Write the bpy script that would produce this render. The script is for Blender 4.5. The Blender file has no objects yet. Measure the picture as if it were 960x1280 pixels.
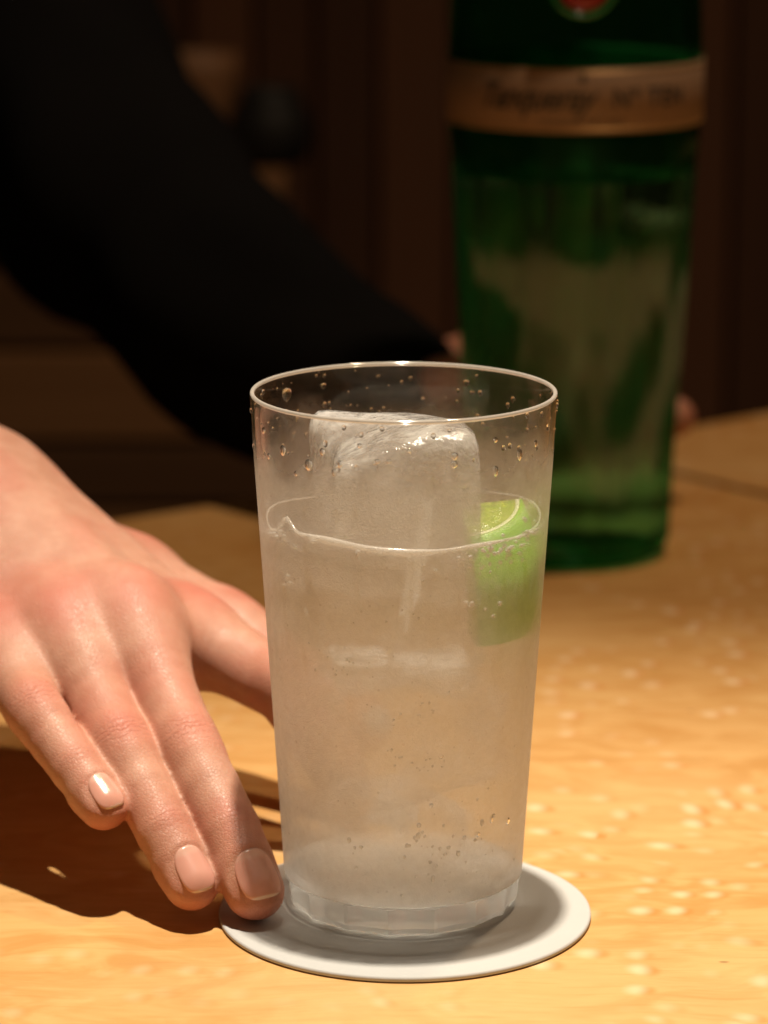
import bpy, bmesh, math, random
import numpy as np
from mathutils import Vector, Matrix

# ------------------------------------------------------------------ camera, world, lights
sc = bpy.context.scene
col = sc.collection
R = math.radians

cam_d = bpy.data.cameras.new('camera')
cam_d.sensor_fit = 'VERTICAL'; cam_d.sensor_height = 24.0; cam_d.sensor_width = 24.0
cam_d.lens = 75.22
cam_d.clip_start = 0.02; cam_d.clip_end = 60
cam_d.dof.use_dof = True
cam_d.dof.focus_distance = 0.742
cam_d.dof.aperture_fstop = 7.6
cam = bpy.data.objects.new('camera', cam_d); col.objects.link(cam)
cam.location = (-0.0046, -0.7359, 0.2728)
cam.rotation_euler = (R(90 - 13.38), R(0.0), 0)
sc.camera = cam

world = bpy.data.worlds.new('World'); sc.world = world; world.use_nodes = True
wb = world.node_tree.nodes['Background']
wb.inputs[0].default_value = (1.0, 0.62, 0.34, 1); wb.inputs[1].default_value = 0.055

def lamp(name, kind, loc, aim, power, color, **kw):
    d = bpy.data.lights.new(name, kind); d.energy = power; d.color = color
    for k, v in kw.items(): setattr(d, k, v)
    o = bpy.data.objects.new(name, d); col.objects.link(o); o.location = loc
    o.rotation_euler = (Vector(aim) - Vector(loc)).to_track_quat('-Z', 'Y').to_euler()
    return o
# the bar's narrow downlight over the drink, and a weaker one over the back of the counter
lamp('downlight', 'SPOT', (0.012, 0.030, 1.08), (0.030, -0.085, 0.0), 84.0, (1.0, 0.89, 0.72),
     spot_size=R(41), spot_blend=1.0, shadow_soft_size=0.014)
lamp('back_downlight', 'SPOT', (0.26, 0.30, 1.15), (0.10, 0.50, 0.0), 22.0, (1.0, 0.72, 0.46),
     spot_size=R(84), spot_blend=1.0, shadow_soft_size=0.03)

sc.view_settings.view_transform = 'Standard'; sc.view_settings.look = 'None'
sc.view_settings.exposure = 0.0; sc.view_settings.gamma = 1.0
sc.view_settings.use_curve_mapping = False
sc.render.engine = 'CYCLES'
cy = sc.cycles
cy.use_denoising = True
try:
    cy.denoiser = 'OPENIMAGEDENOISE'; cy.denoising_input_passes = 'RGB_ALBEDO_NORMAL'; cy.denoising_prefilter = 'ACCURATE'
except Exception: pass
cy.max_bounces = 32; cy.transparent_max_bounces = 24; cy.transmission_bounces = 20; cy.volume_bounces = 6
cy.diffuse_bounces = 18; cy.glossy_bounces = 6; cy.sample_clamp_indirect = 6.0
cy.caustics_refractive = True; cy.caustics_reflective = True; cy.blur_glossy = 0.3

# ------------------------------------------------------------------ node helpers
class NT:
    def __init__(s, name):
        s.m = bpy.data.materials.new(name); s.m.use_nodes = True
        s.t = s.m.node_tree; s.t.nodes.clear()
        s.out = s.t.nodes.new('ShaderNodeOutputMaterial')
    def n(s, typ, props=None, **inp):
        nd = s.t.nodes.new('ShaderNode' + typ)
        for k, v in (props or {}).items(): setattr(nd, k, v)
        for k, v in inp.items():
            key = int(k[1:]) if (k[0] == 'i' and k[1:].isdigit()) else k.replace('_', ' ')
            s.set(nd.inputs[key], v)
        return nd
    def set(s, sock, v):
        if hasattr(v, 'outputs'): v = v.outputs[0]
        if isinstance(v, bpy.types.NodeSocket): s.t.links.new(v, sock)
        else:
            try: sock.default_value = v
            except Exception:
                sock.default_value = (*v, 1.0) if len(v) == 3 else v
    def math(s, op, a, b=0.0, c=0.0, clamp=False):
        nd = s.t.nodes.new('ShaderNodeMath'); nd.operation = op; nd.use_clamp = clamp
        s.set(nd.inputs[0], a); s.set(nd.inputs[1], b); s.set(nd.inputs[2], c); return nd.outputs[0]
    def mix(s, f, a, b, mode='MIX'):
        nd = s.t.nodes.new('ShaderNodeMix'); nd.data_type = 'RGBA'; nd.blend_type = mode
        s.set(nd.inputs[0], f); s.set(nd.inputs[6], a); s.set(nd.inputs[7], b); return nd.outputs[2]
    def ramp(s, v, lo, hi, a=0.0, b=1.0, smooth=True):
        nd = s.t.nodes.new('ShaderNodeMapRange'); nd.interpolation_type = 'SMOOTHSTEP' if smooth else 'LINEAR'
        s.set(nd.inputs[0], v)
        for i, q in zip((1, 2, 3, 4), (lo, hi, a, b)): nd.inputs[i].default_value = q
        return nd.outputs[0]
    def coord(s, scale=(1, 1, 1), rot=(0, 0, 0), loc=(0, 0, 0), out='Object'):
        tc = s.t.nodes.new('ShaderNodeTexCoord'); mp = s.t.nodes.new('ShaderNodeMapping')
        s.t.links.new(tc.outputs[out], mp.inputs[0])
        mp.inputs['Scale'].default_value = scale; mp.inputs['Rotation'].default_value = rot; mp.inputs['Location'].default_value = loc
        return mp.outputs[0]
    def noise(s, vec, scale, detail=3.0, rough=0.55, dist=0.0):
        nd = s.n('TexNoise', Scale=scale, Detail=detail, Roughness=rough, Distortion=dist); s.set(nd.inputs['Vector'], vec)
        return nd.outputs[0]
    def bump(s, h, strength, dist):
        return s.n('Bump', Height=h, Strength=strength, Distance=dist).outputs[0]
    def mixs(s, f, a, b):
        nd = s.t.nodes.new('ShaderNodeMixShader'); s.set(nd.inputs[0], f)
        for i, q in ((1, a), (2, b)): s.set(nd.inputs[i], q)
        return nd.outputs[0]
    def schlick(s, f0, normal=None):       # same reflectance from both sides of a thin sheet
        lw = s.t.nodes.new('ShaderNodeLayerWeight'); lw.inputs['Blend'].default_value = .5
        if normal is not None: s.set(lw.inputs['Normal'], normal)
        return s.math('ADD', s.math('MULTIPLY', s.math('POWER', lw.outputs['Facing'], 5.0), 1 - f0), f0)
    def done(s, sh):
        s.set(s.out.inputs['Surface'], sh); return s.m

# ------------------------------------------------------------------ object helpers
def tag(o, label=None, cat=None, group=None, kind=None):
    if label: o['label'] = label
    if cat: o['category'] = cat
    if group: o['group'] = group
    if kind: o['kind'] = kind
    return o
def empty(name, loc=(0, 0, 0)):
    o = bpy.data.objects.new(name, None); col.objects.link(o); o.location = loc; o.empty_display_size = 0.02; return o
def link(name, me, mat, parent=None, smooth=True):
    if mat: me.materials.append(mat)
    if smooth: me.polygons.foreach_set('use_smooth', [True] * len(me.polygons))
    o = bpy.data.objects.new(name, me); col.objects.link(o)
    if parent:
        o.parent = parent
        p = parent
        M = Matrix.Identity(4)
        while p:                       # parents are pure translations here
            M = Matrix.Translation(p.location) @ M; p = p.parent
        o.location = -M.translation if not o.get('keep') else o.location
    return o
def mesh_from(v, f, name='m'):
    me = bpy.data.meshes.new(name); me.from_pydata([tuple(map(float, p)) for p in v], [], f); me.update(); return me
def bm_mesh(bm, name='m'):
    bmesh.ops.recalc_face_normals(bm, faces=bm.faces)
    me = bpy.data.meshes.new(name); bm.to_mesh(me); bm.free(); return me
def lathe(prof, n=96, close=False, rfun=None):
    """prof: list of (r, z); rfun(theta, r, z, i) may vary the radius"""
    v, f = [], []
    m = len(prof)
    for i, (r, z) in enumerate(prof):
        for k in range(n):
            t = 2 * math.pi * k / n
            q = rfun(t, r, z, i) if rfun else r
            v.append((q * math.cos(t), q * math.sin(t), z))
    rings = m if close else m - 1
    for i in range(rings):
        a, b = i * n, ((i + 1) % m) * n
        for k in range(n):
            k2 = (k + 1) % n
            f.append((a + k, a + k2, b + k2, b + k))
    if not close:
        f.append(tuple(reversed(range(n)))); f.append(tuple(range((m - 1) * n, m * n)))
    return v, f
def bevel_box(x0, x1, y0, y1, z0, z1, bev=0.002):
    bm = bmesh.new()
    bmesh.ops.create_cube(bm, size=1.0)
    for q in bm.verts:
        q.co = Vector((x0 + (q.co.x + .5) * (x1 - x0), y0 + (q.co.y + .5) * (y1 - y0), z0 + (q.co.z + .5) * (z1 - z0)))
    if bev: bmesh.ops.bevel(bm, geom=bm.edges[:], offset=bev, segments=2, affect='EDGES', profile=0.7)
    return bm_mesh(bm)

# ------------------------------------------------------------------ materials of the setting
def wood_dark(name, ca, cb, vertical=True):
    t = NT(name)
    oi = t.n('ObjectInfo')
    tc = t.n('TexCoord')
    off = t.n('VectorMath', {'operation': 'SCALE'}, i0=(3.1, 1.7, 2.3)); t.set(off.inputs['Scale'], oi.outputs['Random'])
    ad = t.n('VectorMath', {'operation': 'ADD'}); t.set(ad.inputs[0], tc.outputs['Object']); t.set(ad.inputs[1], off.outputs[0])
    mp = t.n('Mapping'); t.set(mp.inputs[0], ad.outputs[0])
    mp.inputs['Scale'].default_value = (60, 60, 3) if vertical else (3, 60, 60)
    g = t.noise(mp.outputs[0], 1.0, 4, .6, .6)
    c = t.mix(g, ca, cb)
    c = t.mix(t.math('MULTIPLY', oi.outputs['Random'], .75), c, (.03, .012, .006, 1))
    p = t.n('BsdfPrincipled', Roughness=.55); t.set(p.inputs['Base Color'], c)
    t.set(p.inputs['Normal'], t.bump(g, .25, .002))
    return t.done(p)
M_panel = wood_dark('panel_wood', (.20, .085, .04, 1), (.10, .042, .02, 1))
M_board = wood_dark('board_wood', (.34, .17, .07, 1), (.16, .075, .03, 1), False)

def counter_mat():
    t = NT('figured_blond_wood')
    P = t.coord()
    # slow wander of the grain direction
    warp = t.n('TexNoise', Scale=9.0, Detail=2.0); t.set(warp.inputs['Vector'], P)
    w = t.n('VectorMath', {'operation': 'SCALE'}); t.set(w.inputs[0], warp.outputs['Color']); w.inputs['Scale'].default_value = .035
    Pw = t.n('VectorMath', {'operation': 'ADD'}); t.set(Pw.inputs[0], P); t.set(Pw.inputs[1], w.outputs[0]); Pw = Pw.outputs[0]
    def sc_(vec, s, r=0.0):
        mp = t.n('Mapping'); t.set(mp.inputs[0], vec); mp.inputs['Scale'].default_value = s; mp.inputs['Rotation'].default_value = (0, 0, r); return mp.outputs[0]
    grain = t.noise(sc_(Pw, (26, 190, 40), R(6)), 1.0, 5, .62, .4)
    figure = t.noise(sc_(Pw, (34, 62, 30), R(14)), 1.0, 3, .55, 1.4)
    broad = t.noise(sc_(Pw, (6, 11, 6)), 1.0, 2)
    c = t.mix(t.ramp(figure, .34, .66), (.56, .290, .092, 1), (.66, .385, .148, 1))
    c = t.mix(t.math('MULTIPLY', t.ramp(grain, .40, .72), .40), c, (.48, .225, .062, 1))
    c = t.mix(t.math('MULTIPLY', t.ramp(broad, .42, .7), .45), c, (.70, .455, .205, 1))
    fineg = t.noise(sc_(Pw, (45, 700, 60), R(5)), 1.0, 3, .6)
    c = t.mix(t.ramp(fineg, .52, .72, 0, .30), c, (.48, .22, .06, 1))
    # flecks: small pale lens-shaped spots, each with an orange neighbour
    def flecks(offset, lo, hi, thr):
        mp = t.n('Mapping'); t.set(mp.inputs[0], Pw); mp.inputs['Scale'].default_value = (104, 92, 40); mp.inputs['Location'].default_value = offset
        v = t.n('TexVoronoi', {'feature': 'F1'}, Scale=1.0, Randomness=.85); t.set(v.inputs['Vector'], mp.outputs[0])
        s = t.ramp(v.outputs['Distance'], lo, hi, 1.0, 0.0)
        sep = t.n('SeparateColor'); t.set(sep.inputs[0], v.outputs['Color'])
        on = t.ramp(sep.outputs[0], thr, thr + .5, 0.0, 1.0, False)
        return t.math('MULTIPLY', s, on)
    sx = t.n('SeparateXYZ'); t.set(sx.inputs[0], P)
    side = t.math('ADD', t.ramp(sx.outputs[0], -.05, .05, .40, 1.0), 0.0)
    patch = t.math('MULTIPLY', t.ramp(t.noise(P, 14.0, 2), .22, .46), side)
    pale = t.math('MULTIPLY', flecks((0, 0, 0), .04, .44, .12), patch)
    dark = t.math('MULTIPLY', flecks((-.26, .06, 0), .08, .38, .10), t.math('MULTIPLY', patch, 1.0))
    c = t.mix(t.math('MULTIPLY', dark, .65), c, (.55, .20, .04, 1))
    c = t.mix(t.math('MULTIPLY', pale, .62), c, (.84, .64, .41, 1))
    # a few tiny dark pores
    por = t.n('TexVoronoi', {'feature': 'F1'}, Scale=1.0); t.set(por.inputs['Vector'], sc_(P, (45, 90, 45), R(20)))
    ps = t.n('SeparateColor'); t.set(ps.inputs[0], por.outputs['Color'])
    pm = t.math('MULTIPLY', t.ramp(por.outputs['Distance'], .03, .07, 1, 0), t.ramp(ps.outputs[1], .86, .9))
    c = t.mix(t.math('MULTIPLY', pm, .6), c, (.10, .04, .015, 1))
    rough = t.ramp(grain, .3, .7, .34, .46)
    p = t.n('BsdfPrincipled', Roughness=rough); t.set(p.inputs['Base Color'], c)
    p.inputs['Specular IOR Level'].default_value = .35
    hgt = t.math('ADD', t.math('MULTIPLY', grain, .25), t.math('ADD', t.math('MULTIPLY', figure, .5), t.math('MULTIPLY', pale, .5)))
    t.set(p.inputs['Normal'], t.bump(hgt, .35, .0016))
    return t.done(p)
M_counter = counter_mat()

# ------------------------------------------------------------------ the setting
def slab(name, pts, z0, z1, mat, parent, bev=.0015):
    bm = bmesh.new()
    vs = [bm.verts.new((x, y, z1)) for x, y in pts]
    fc = bm.faces.new(vs)
    ex = bmesh.ops.extrude_face_region(bm, geom=[fc])
    for q in ex['geom']:
        if isinstance(q, bmesh.types.BMVert): q.co.z = z0
    bmesh.ops.recalc_face_normals(bm, faces=bm.faces)
    top = [e for e in bm.edges if all(abs(v.co.z - z1) < 1e-6 for v in e.verts)]
    bmesh.ops.bevel(bm, geom=top, offset=bev, segments=3, affect='EDGES', profile=.5)
    return link(name, bm_mesh(bm), mat, parent, smooth=False)

# counter top: two boards, the joint between them runs square to the far edge
ex, ey = 0.79, 0.613                      # direction of the far edge
def edge_pt(x): return (x, .4155 + (x + .1016) * .777)
j0 = Vector((.1101, .478)); jd = Vector((.639, -.769)).normalized()
jb = j0 - jd * .0615                       # joint meets the far edge
jf = j0 + jd * 1.05                        # joint leaves to the right
g = Vector((-jd.y, jd.x)) * .0040
counter = empty('bar_counter'); tag(counter, kind='structure')
slab('board', [(-.75, -.55), (.45, -.62), (jf.x - g.x, jf.y - g.y), (jb.x - g.x, jb.y - g.y), edge_pt(-.45), (-.75, edge_pt(-.75)[1])], -.045, 0.0, M_counter, counter)
slab('board', [(jf.x + g.x, jf.y + g.y), (1.0, .3), (1.0, edge_pt(1.0)[1]), (jb.x + g.x, jb.y + g.y)], -.045, -.0004, M_counter, counter)
slab('underframe', [(-.74, -.54), (.45, -.60), (.95, .2), (.95, edge_pt(.95)[1] - .03), (-.74, edge_pt(-.74)[1] - .03)], -.10, -.0455, M_panel, counter)

# floor on the bartender's side
link('floor', mesh_from([(-3, -2, -.98), (3, -2, -.98), (3, 1.6, -.98), (-3, 1.6, -.98)], [(0, 1, 2, 3)]), M_board, None, False)['kind'] = 'structure'

# rear wall: upright boards with recessed joints
wall = empty('rear_wall', (0, 1.26, 0)); tag(wall, kind='structure')
link('backing', bevel_box(-1.6, 1.6, 1.285, 1.32, -.98, 1.3, 0), M_panel, wall, False)
random.seed(4)
xx = -1.2
wid = [.040, .046, .038, .043]
i = 0
while xx < 1.1:
    w_ = random.choice(wid); dy = random.choice([0, .004, .009, .014])
    link('board', bevel_box(xx, xx + w_ - .003, 1.250 + dy, 1.284, -.97, 1.29, .002), M_panel, wall, False)
    xx += w_; i += 1

# low cabinet behind the bartender: lying boards
cab = empty('back_cabinet', (-.4, 1.0, -.98)); tag(cab, 'low wooden cabinet of lying boards behind the black sleeve', 'cabinet')
zz = -.975
random.seed(11)
while zz < .02:
    h_ = random.choice([.036, .044, .052]); h_ = min(h_, .03 - zz)
    link('board', bevel_box(-1.1, -.062, 1.0 + random.choice([0, .006, .012]), 1.03, zz, zz + h_ - .004, .002), M_board, cab, False)
    zz += h_
link('carcass', bevel_box(-1.09, -.066, 1.031, 1.235, -.976, .028, 0), M_panel, cab, False)
link('top_board', bevel_box(-1.1, -.058, .99, 1.238, .0305, .046, .002), M_board, cab, False)

# ------------------------------------------------------------------ coaster
def coaster():
    t = NT('coaster_card')
    P = t.coord()
    nz = t.noise(P, 900, 3); n2 = t.noise(P, 40, 3)
    c = t.mix(n2, (.54, .535, .525, 1), (.49, .485, .475, 1))
    p = t.n('BsdfPrincipled', Roughness=.75); t.set(p.inputs['Base Color'], c)
    p.inputs['Specular IOR Level'].default_value = .25
    t.set(p.inputs['Normal'], t.bump(nz, .12, .0004))
    m = t.done(p)
    r = .0447
    prof = [(.001, .0002), (r - .0004, .0002), (r - .0001, .0004), (r, .0008), (r - .0001, .0013), (r - .0006, .0015), (.03, .0015), (.001, .0015)]
    v, f = lathe(prof, 160)
    o = link('coaster', mesh_from(v, f), m)
    o.location = (.0004, -.0072, 0)
    tag(o, 'round white card coaster under the tall iced drink', 'coaster')
coaster()

# ------------------------------------------------------------------ glass of gin and soda
GZ = .0016                                  # underside of the glass
GH = .1252
def r_out(z):                               # outer radius by height above the table
    s = (z - GZ) / GH
    return .0282 + (.0360 - .0282) * (s ** 1.04)
def clear_glass():
    t = NT('clear_glass')
    P = t.coord()
    sm = t.noise(P, 300, 3)
    gl = t.n('BsdfGlossy', Roughness=.03, Color=(1, .97, .92, 1))
    tr = t.n('BsdfTransparent', Color=(.992, .994, .99, 1))
    a = t.mixs(t.math('MULTIPLY', t.schlick(.035), .8), tr, gl)
    df = t.n('BsdfTranslucent', Color=(.9, .9, .9, 1))
    return t.done(t.mixs(t.ramp(sm, .5, .8, .015, .05), a, df))
M_glass = clear_glass()
def solid_glass(name, colr=(.96, .97, .96, 1), ior=1.5, rough=.04, clear=.35, mist=0.0):
    t = NT(name)
    gb = t.n('BsdfGlass', Roughness=rough, IOR=ior, Color=colr)
    tr = t.n('BsdfTransparent', Color=colr)
    a = t.mixs(clear, gb, tr)
    if mist: a = t.mixs(mist, a, t.mixs(.5, t.n('BsdfDiffuse', Color=(.95, .96, .97, 1)), t.n('BsdfTranslucent', Color=(.95, .96, .97, 1))))
    return t.done(a)
M_base = solid_glass('base_glass', (.985, .99, .985, 1), rough=.0, clear=.35, mist=.26)
M_drop = solid_glass('water_drop', (1, 1, 1, 1), 1.33, .0, .15)

tumbler = empty('highball_glass', (0, 0, GZ)); tag(tumbler, 'tall frosted highball glass of iced clear drink standing on the coaster', 'glass')
def build_glass():
    # wall: closed thin shell from above the foot to the rolled rim
    z0 = .0095
    o = []
    for k in range(25):
        z = z0 + (GZ + GH - .0006 - z0) * k / 24; o.append((r_out(z), z))
    rt = r_out(GZ + GH)
    th = .00125
    o += [(rt - .00015, GZ + GH - .0002), (rt - .0005, GZ + GH), (rt - .0009, GZ + GH - .0002)]
    for k in range(25):
        z = GZ + GH - .0006 + (z0 - GZ - GH + .0006) * k / 24; o.append((r_out(z) - th, z))
    v, f = lathe(o, 128, close=True)
    link('wall', mesh_from(v, f), M_glass, tumbler)
    # heavy foot with sixteen cut flats
    nf = 16
    ht = .0086
    def rf(t, r, z, i):
        if 1 <= i <= 5:
            a = 2 * math.pi / nf; q = ((t + .12) % a) - a / 2
            return r * math.cos(a / 2) / math.cos(q) * .992 - .0007 * (1 - (2 * q / a) ** 2)
        return r
    prof = [(.0255, GZ), (.0276, GZ + .0007), (.0281, GZ + .0020), (.0283, GZ + .0035), (.0284, GZ + .0055), (.02860, ht),
            (r_out(ht + .0003), ht + .00035), (r_out(.0094), .0094), (.0274, .00945), (.0265, .0088), (.018, .0080), (.001, .0076)]
    v, f = lathe(prof, 16 * 12, rfun=rf)
    b = link('base', mesh_from(v, f), M_base, tumbler)
    em = b.modifiers.new('e', 'EDGE_SPLIT'); em.split_angle = R(12)
build_glass()

def rim():
    t = NT('rim_glass')
    d = t.n('BsdfTranslucent', Color=(1, .95, .88, 1)); e = t.n('BsdfDiffuse', Color=(1, .95, .88, 1)); gl = t.n('BsdfGlossy', Roughness=.08); tr = t.n('BsdfTransparent')
    m = t.done(t.mixs(.35, t.mixs(.55, tr, t.mixs(.5, d, e)), gl))
    rc = r_out(GZ + GH) - .0006; v = []; f = []; n, q = 160, 12
    for k in range(n):
        a = 2 * math.pi * k / n
        for j in range(q):
            b = 2 * math.pi * j / q; r = rc + .00050 * math.cos(b); v.append((r * math.cos(a), r * math.sin(a), GZ + GH - .0002 + .00050 * math.sin(b)))
    for k in range(n):
        for j in range(q): f.append((k * q + j, ((k + 1) % n) * q + j, ((k + 1) % n) * q + (j + 1) % q, k * q + (j + 1) % q))
    link('rim', mesh_from(v, f), m, tumbler)
rim()

def frost_mat():
    t = NT('condensation')
    P = t.coord()
    sx = t.n('SeparateXYZ'); t.set(sx.inputs[0], P)
    big = t.noise(P, 60, 4, .6)
    z = t.math('ADD', sx.outputs[2], t.math('MULTIPLY', t.math('SUBTRACT', big, .5), .016))
    top = t.ramp(z, .1195, .1065, 0, 1)
    fine = t.noise(P, 2600, 2, .6)
    mid = t.noise(P, 420, 4, .65)
    cover = t.math('MULTIPLY', top, t.ramp(mid, .25, .75, .50, .63))
    # pin-prick clear spots
    vo = t.n('TexVoronoi', {'feature': 'F1'}, Scale=520.0); t.set(vo.inputs['Vector'], P)
    sp = t.n('SeparateColor'); t.set(sp.inputs[0], vo.outputs['Color'])
    pin = t.math('MULTIPLY', t.ramp(vo.outputs['Distance'], .10, .24, 1, 0), t.ramp(sp.outputs[0], .80, .9))
    cover = t.math('MULTIPLY', cover, t.math('SUBTRACT', 1.0, t.math('MULTIPLY', pin, .4)))
    # one wiped round patch high on the left
    dx = t.n('VectorMath', {'operation': 'DISTANCE'}); t.set(dx.inputs[0], P); dx.inputs[1].default_value = (-.0268, -.0222, .1150)
    cover = t.math('MULTIPLY', cover, t.ramp(t.math('ADD', dx.outputs['Value'], t.math('MULTIPLY', mid, .002)), .0038, .0072, .12, 1.0))
    bmp = t.bump(t.math('ADD', fine, t.math('MULTIPLY', mid, .6)), .45, .0003)
    d = t.n('BsdfDiffuse', Color=(.96, .98, 1, 1)); t.set(d.inputs['Normal'], bmp)
    l = t.n('BsdfTranslucent', Color=(.96, .98, 1, 1)); t.set(l.inputs['Normal'], bmp)
    mist = t.mixs(.60, d, l)
    gl = t.n('BsdfGlossy', Roughness=.35); t.set(gl.inputs['Normal'], bmp)
    mist = t.mixs(.06, mist, gl)
    rf = t.n('BsdfRefraction', Roughness=.45, IOR=1.12); t.set(rf.inputs['Normal'], bmp)
    tr = t.n('BsdfTransparent')
    see = t.mixs(t.math('MULTIPLY', top, .35), tr, rf)
    return t.done(t.mixs(cover, see, mist))
M_frost = frost_mat()
def frost():
    pr = []
    for k in range(30):
        z = .0096 + (.1225 - .0096) * k / 29; pr.append((r_out(z) + .00012, z))
    n = 128; v = []; f = []
    for i, (r, z) in enumerate(pr):
        for k in range(n):
            a = 2 * math.pi * k / n; v.append((r * math.cos(a), r * math.sin(a), z))
    for i in range(29):
        for k in range(n):
            f.append((i * n + k, i * n + (k + 1) % n, (i + 1) * n + (k + 1) % n, (i + 1) * n + k))
    o = link('condensation', mesh_from(v, f), M_frost, tumbler); o['label'] = 'cloudy film of condensation on the cold glass'
frost()

# drops on the glass: larger ones one by one, mist of small ones as one part
def drop_verts(bm, z, th, rad, out=True, flat=.45, stretch=1.0):
    r = (r_out(z) + .00005) if out else (r_out(z) - .0013)
    c = Vector((r * math.sin(th), -r * math.cos(th), z)); nrm = Vector((math.sin(th), -math.cos(th), 0)) * (1 if out else -1)
    tan = Vector((math.cos(th), math.sin(th), 0)); up = Vector((0, 0, 1))
    res = bmesh.ops.create_icosphere(bm, subdivisions=2, radius=1.0)
    for q in res['verts']:
        p = q.co.copy(); q.co = c + tan * p.x * rad + up * p.z * rad * stretch * (1 - .18 * p.z) + nrm * (p.y * rad * flat)
def px_angle(x, z):                        # angle on the front wall for a sideways offset in metres
    return math.asin(max(-1, min(1, x / r_out(z))))
big = [(-.0100, .1212, .0006, 1, 1.0), (.0205, .1215, .0006, 1, 1.1), (-.0185, .1190, .0007, 1, 1.3), (.0010, .1202, .0005, 1, 1.0), (-.0200, .1225, .0008, -1, 1.0), (.0160, .1228, .0008, -1, 1.0), (.0020, .1232, .0006, -1, 1.0), (-.0310, .1150, .0006, 1, 1.3), (.0300, .1185, .0006, 1, 1.4),
       (-.0290, .1222, .00170, -1, 1.0), (-.0276, .1176, .00095, 1, 1.35), (-.0216, .1155, .0011, 1, 1.3), (-.0322, .1207, .0007, 1, 1.2),
       (.0112, .1187, .00085, 1, 1.1), (.0111, .1168, .0009, 1, 1.0), (.0262, .1170, .0008, 1, 1.8), (.0206, .1142, .00075, 1, 1.7),
       (-.0060, .1178, .0006, 1, 1.0), (-.0035, .1178, .0006, 1, 1.0), (-.0145, .1166, .0006, 1, 1.4), (-.0158, .1145, .0006, 1, 1.5), (-.0245, .1128, .0006, 1, 1.2),
       (.0085, .0470, .0006, 1, 1.0), (.0172, .0262, .0007, 1, 1.0), (.0065, .0205, .0008, 1, .8), (-.0085, .0178, .0008, 1, .6), (.0245, .0270, .0008, 1, 1.2), (.0205, .0290, .0006, 1, 1.4)]
for x, z, rad, side, st in big:
    bm = bmesh.new()
    if side > 0: drop_verts(bm, z, px_angle(x, z), rad, True, .45, st)
    else: drop_verts(bm, z, math.pi - px_angle(x, z), rad, False, .45, st)
    link('droplet', bm_mesh(bm), M_drop, tumbler)
random.seed(8)
bm = bmesh.new()
for _ in range(170):                       # all round the clear band under the rim
    z = random.uniform(.1085, .1262); drop_verts(bm, z, random.uniform(-math.pi, math.pi), random.choice([.0002, .0003, .00045, .0006]), random.random() < .6, .5, random.uniform(.9, 1.5))
link('fine_droplets', bm_mesh(bm), M_drop, tumbler)['kind'] = 'stuff'
M_bead = solid_glass('bead', (1, 1, 1, 1), 1.33, .0, .1, .62)
bm = bmesh.new()
for _ in range(60):                       # runnels low on the front
    x = random.gauss(.009, .012); z = random.gauss(.024, .006)
    if abs(x) < .027 and z > .0125: drop_verts(bm, z, px_angle(x, z), random.choice([.00025, .0004, .0006]), True, .5, random.uniform(.7, 1.6))
for cx, cz, n, sp in [(-.012, .068, 16, .003), (.002, .060, 14, .004), (.004, .0455, 16, .004), (.0, .08, 30, .02), (.005, .05, 30, .02)]:
    for _ in range(n):
        x = random.gauss(cx, sp); z = random.gauss(cz, sp * .4)
        if abs(x) < .028: drop_verts(bm, z, px_angle(x, z), random.choice([.00016, .00024, .00034]), True, .5, random.uniform(.8, 1.5))
link('condensation_beads', bm_mesh(bm), M_bead, tumbler)['kind'] = 'stuff'
# fizz bubbles under the surface of the drink, against the front wall
def bubble_mat():
    t = NT('fizz_bubble')
    d = t.n('BsdfTranslucent', Color=(.95, .93, .9, 1)); e = t.n('BsdfDiffuse', Color=(.95, .93, .9, 1)); gl = t.n('BsdfGlossy', Roughness=.08)
    lw = t.n('LayerWeight', Blend=.45)
    a = t.mixs(.65, d, e); a = t.mixs(.30, a, gl)
    return t.done(a)
M_bub = bubble_mat()
bm = bmesh.new()
random.seed(21)
for cx, cz, n, sx_, sz_ in [(-.0305, .0955, 9, .0012, .0012), (-.0235, .094, 8, .0012, .0018), (-.0098, .0925, 6, .0016, .0014), (-.0052, .0938, 4, .0008, .0004), (-.002, .0938, 3, .0006, .0005), (.0013, .0938, 3, .0008, .0004),
                           (.0062, .0918, 3, .0008, .0008), (.0150, .094, 4, .0010, .0010), (.0192, .0935, 14, .0014, .0016), (.0245, .0942, 20, .0013, .0019), (.0288, .0952, 20, .0012, .0022),
                           (.0155, .082, 4, .0008, .002), (.0215, .079, 4, .0012, .002), (-.028, .0835, 5, .0005, .0018), (-.0235, .079, 3, .0006, .0008), (-.0125, .070, 2, .0005, .0005)]:
    for _ in range(n):
        x = random.gauss(cx, sx_); z = random.gauss(cz, sz_)
        if abs(x) > .0328: continue
        drop_verts(bm, z, px_angle(x, z), random.choice([.0003, .0004, .0005, .0006]), False, .8, 1.0)
link('fizz_bubbles', bm_mesh(bm), M_bub, tumbler)['kind'] = 'stuff'

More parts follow.
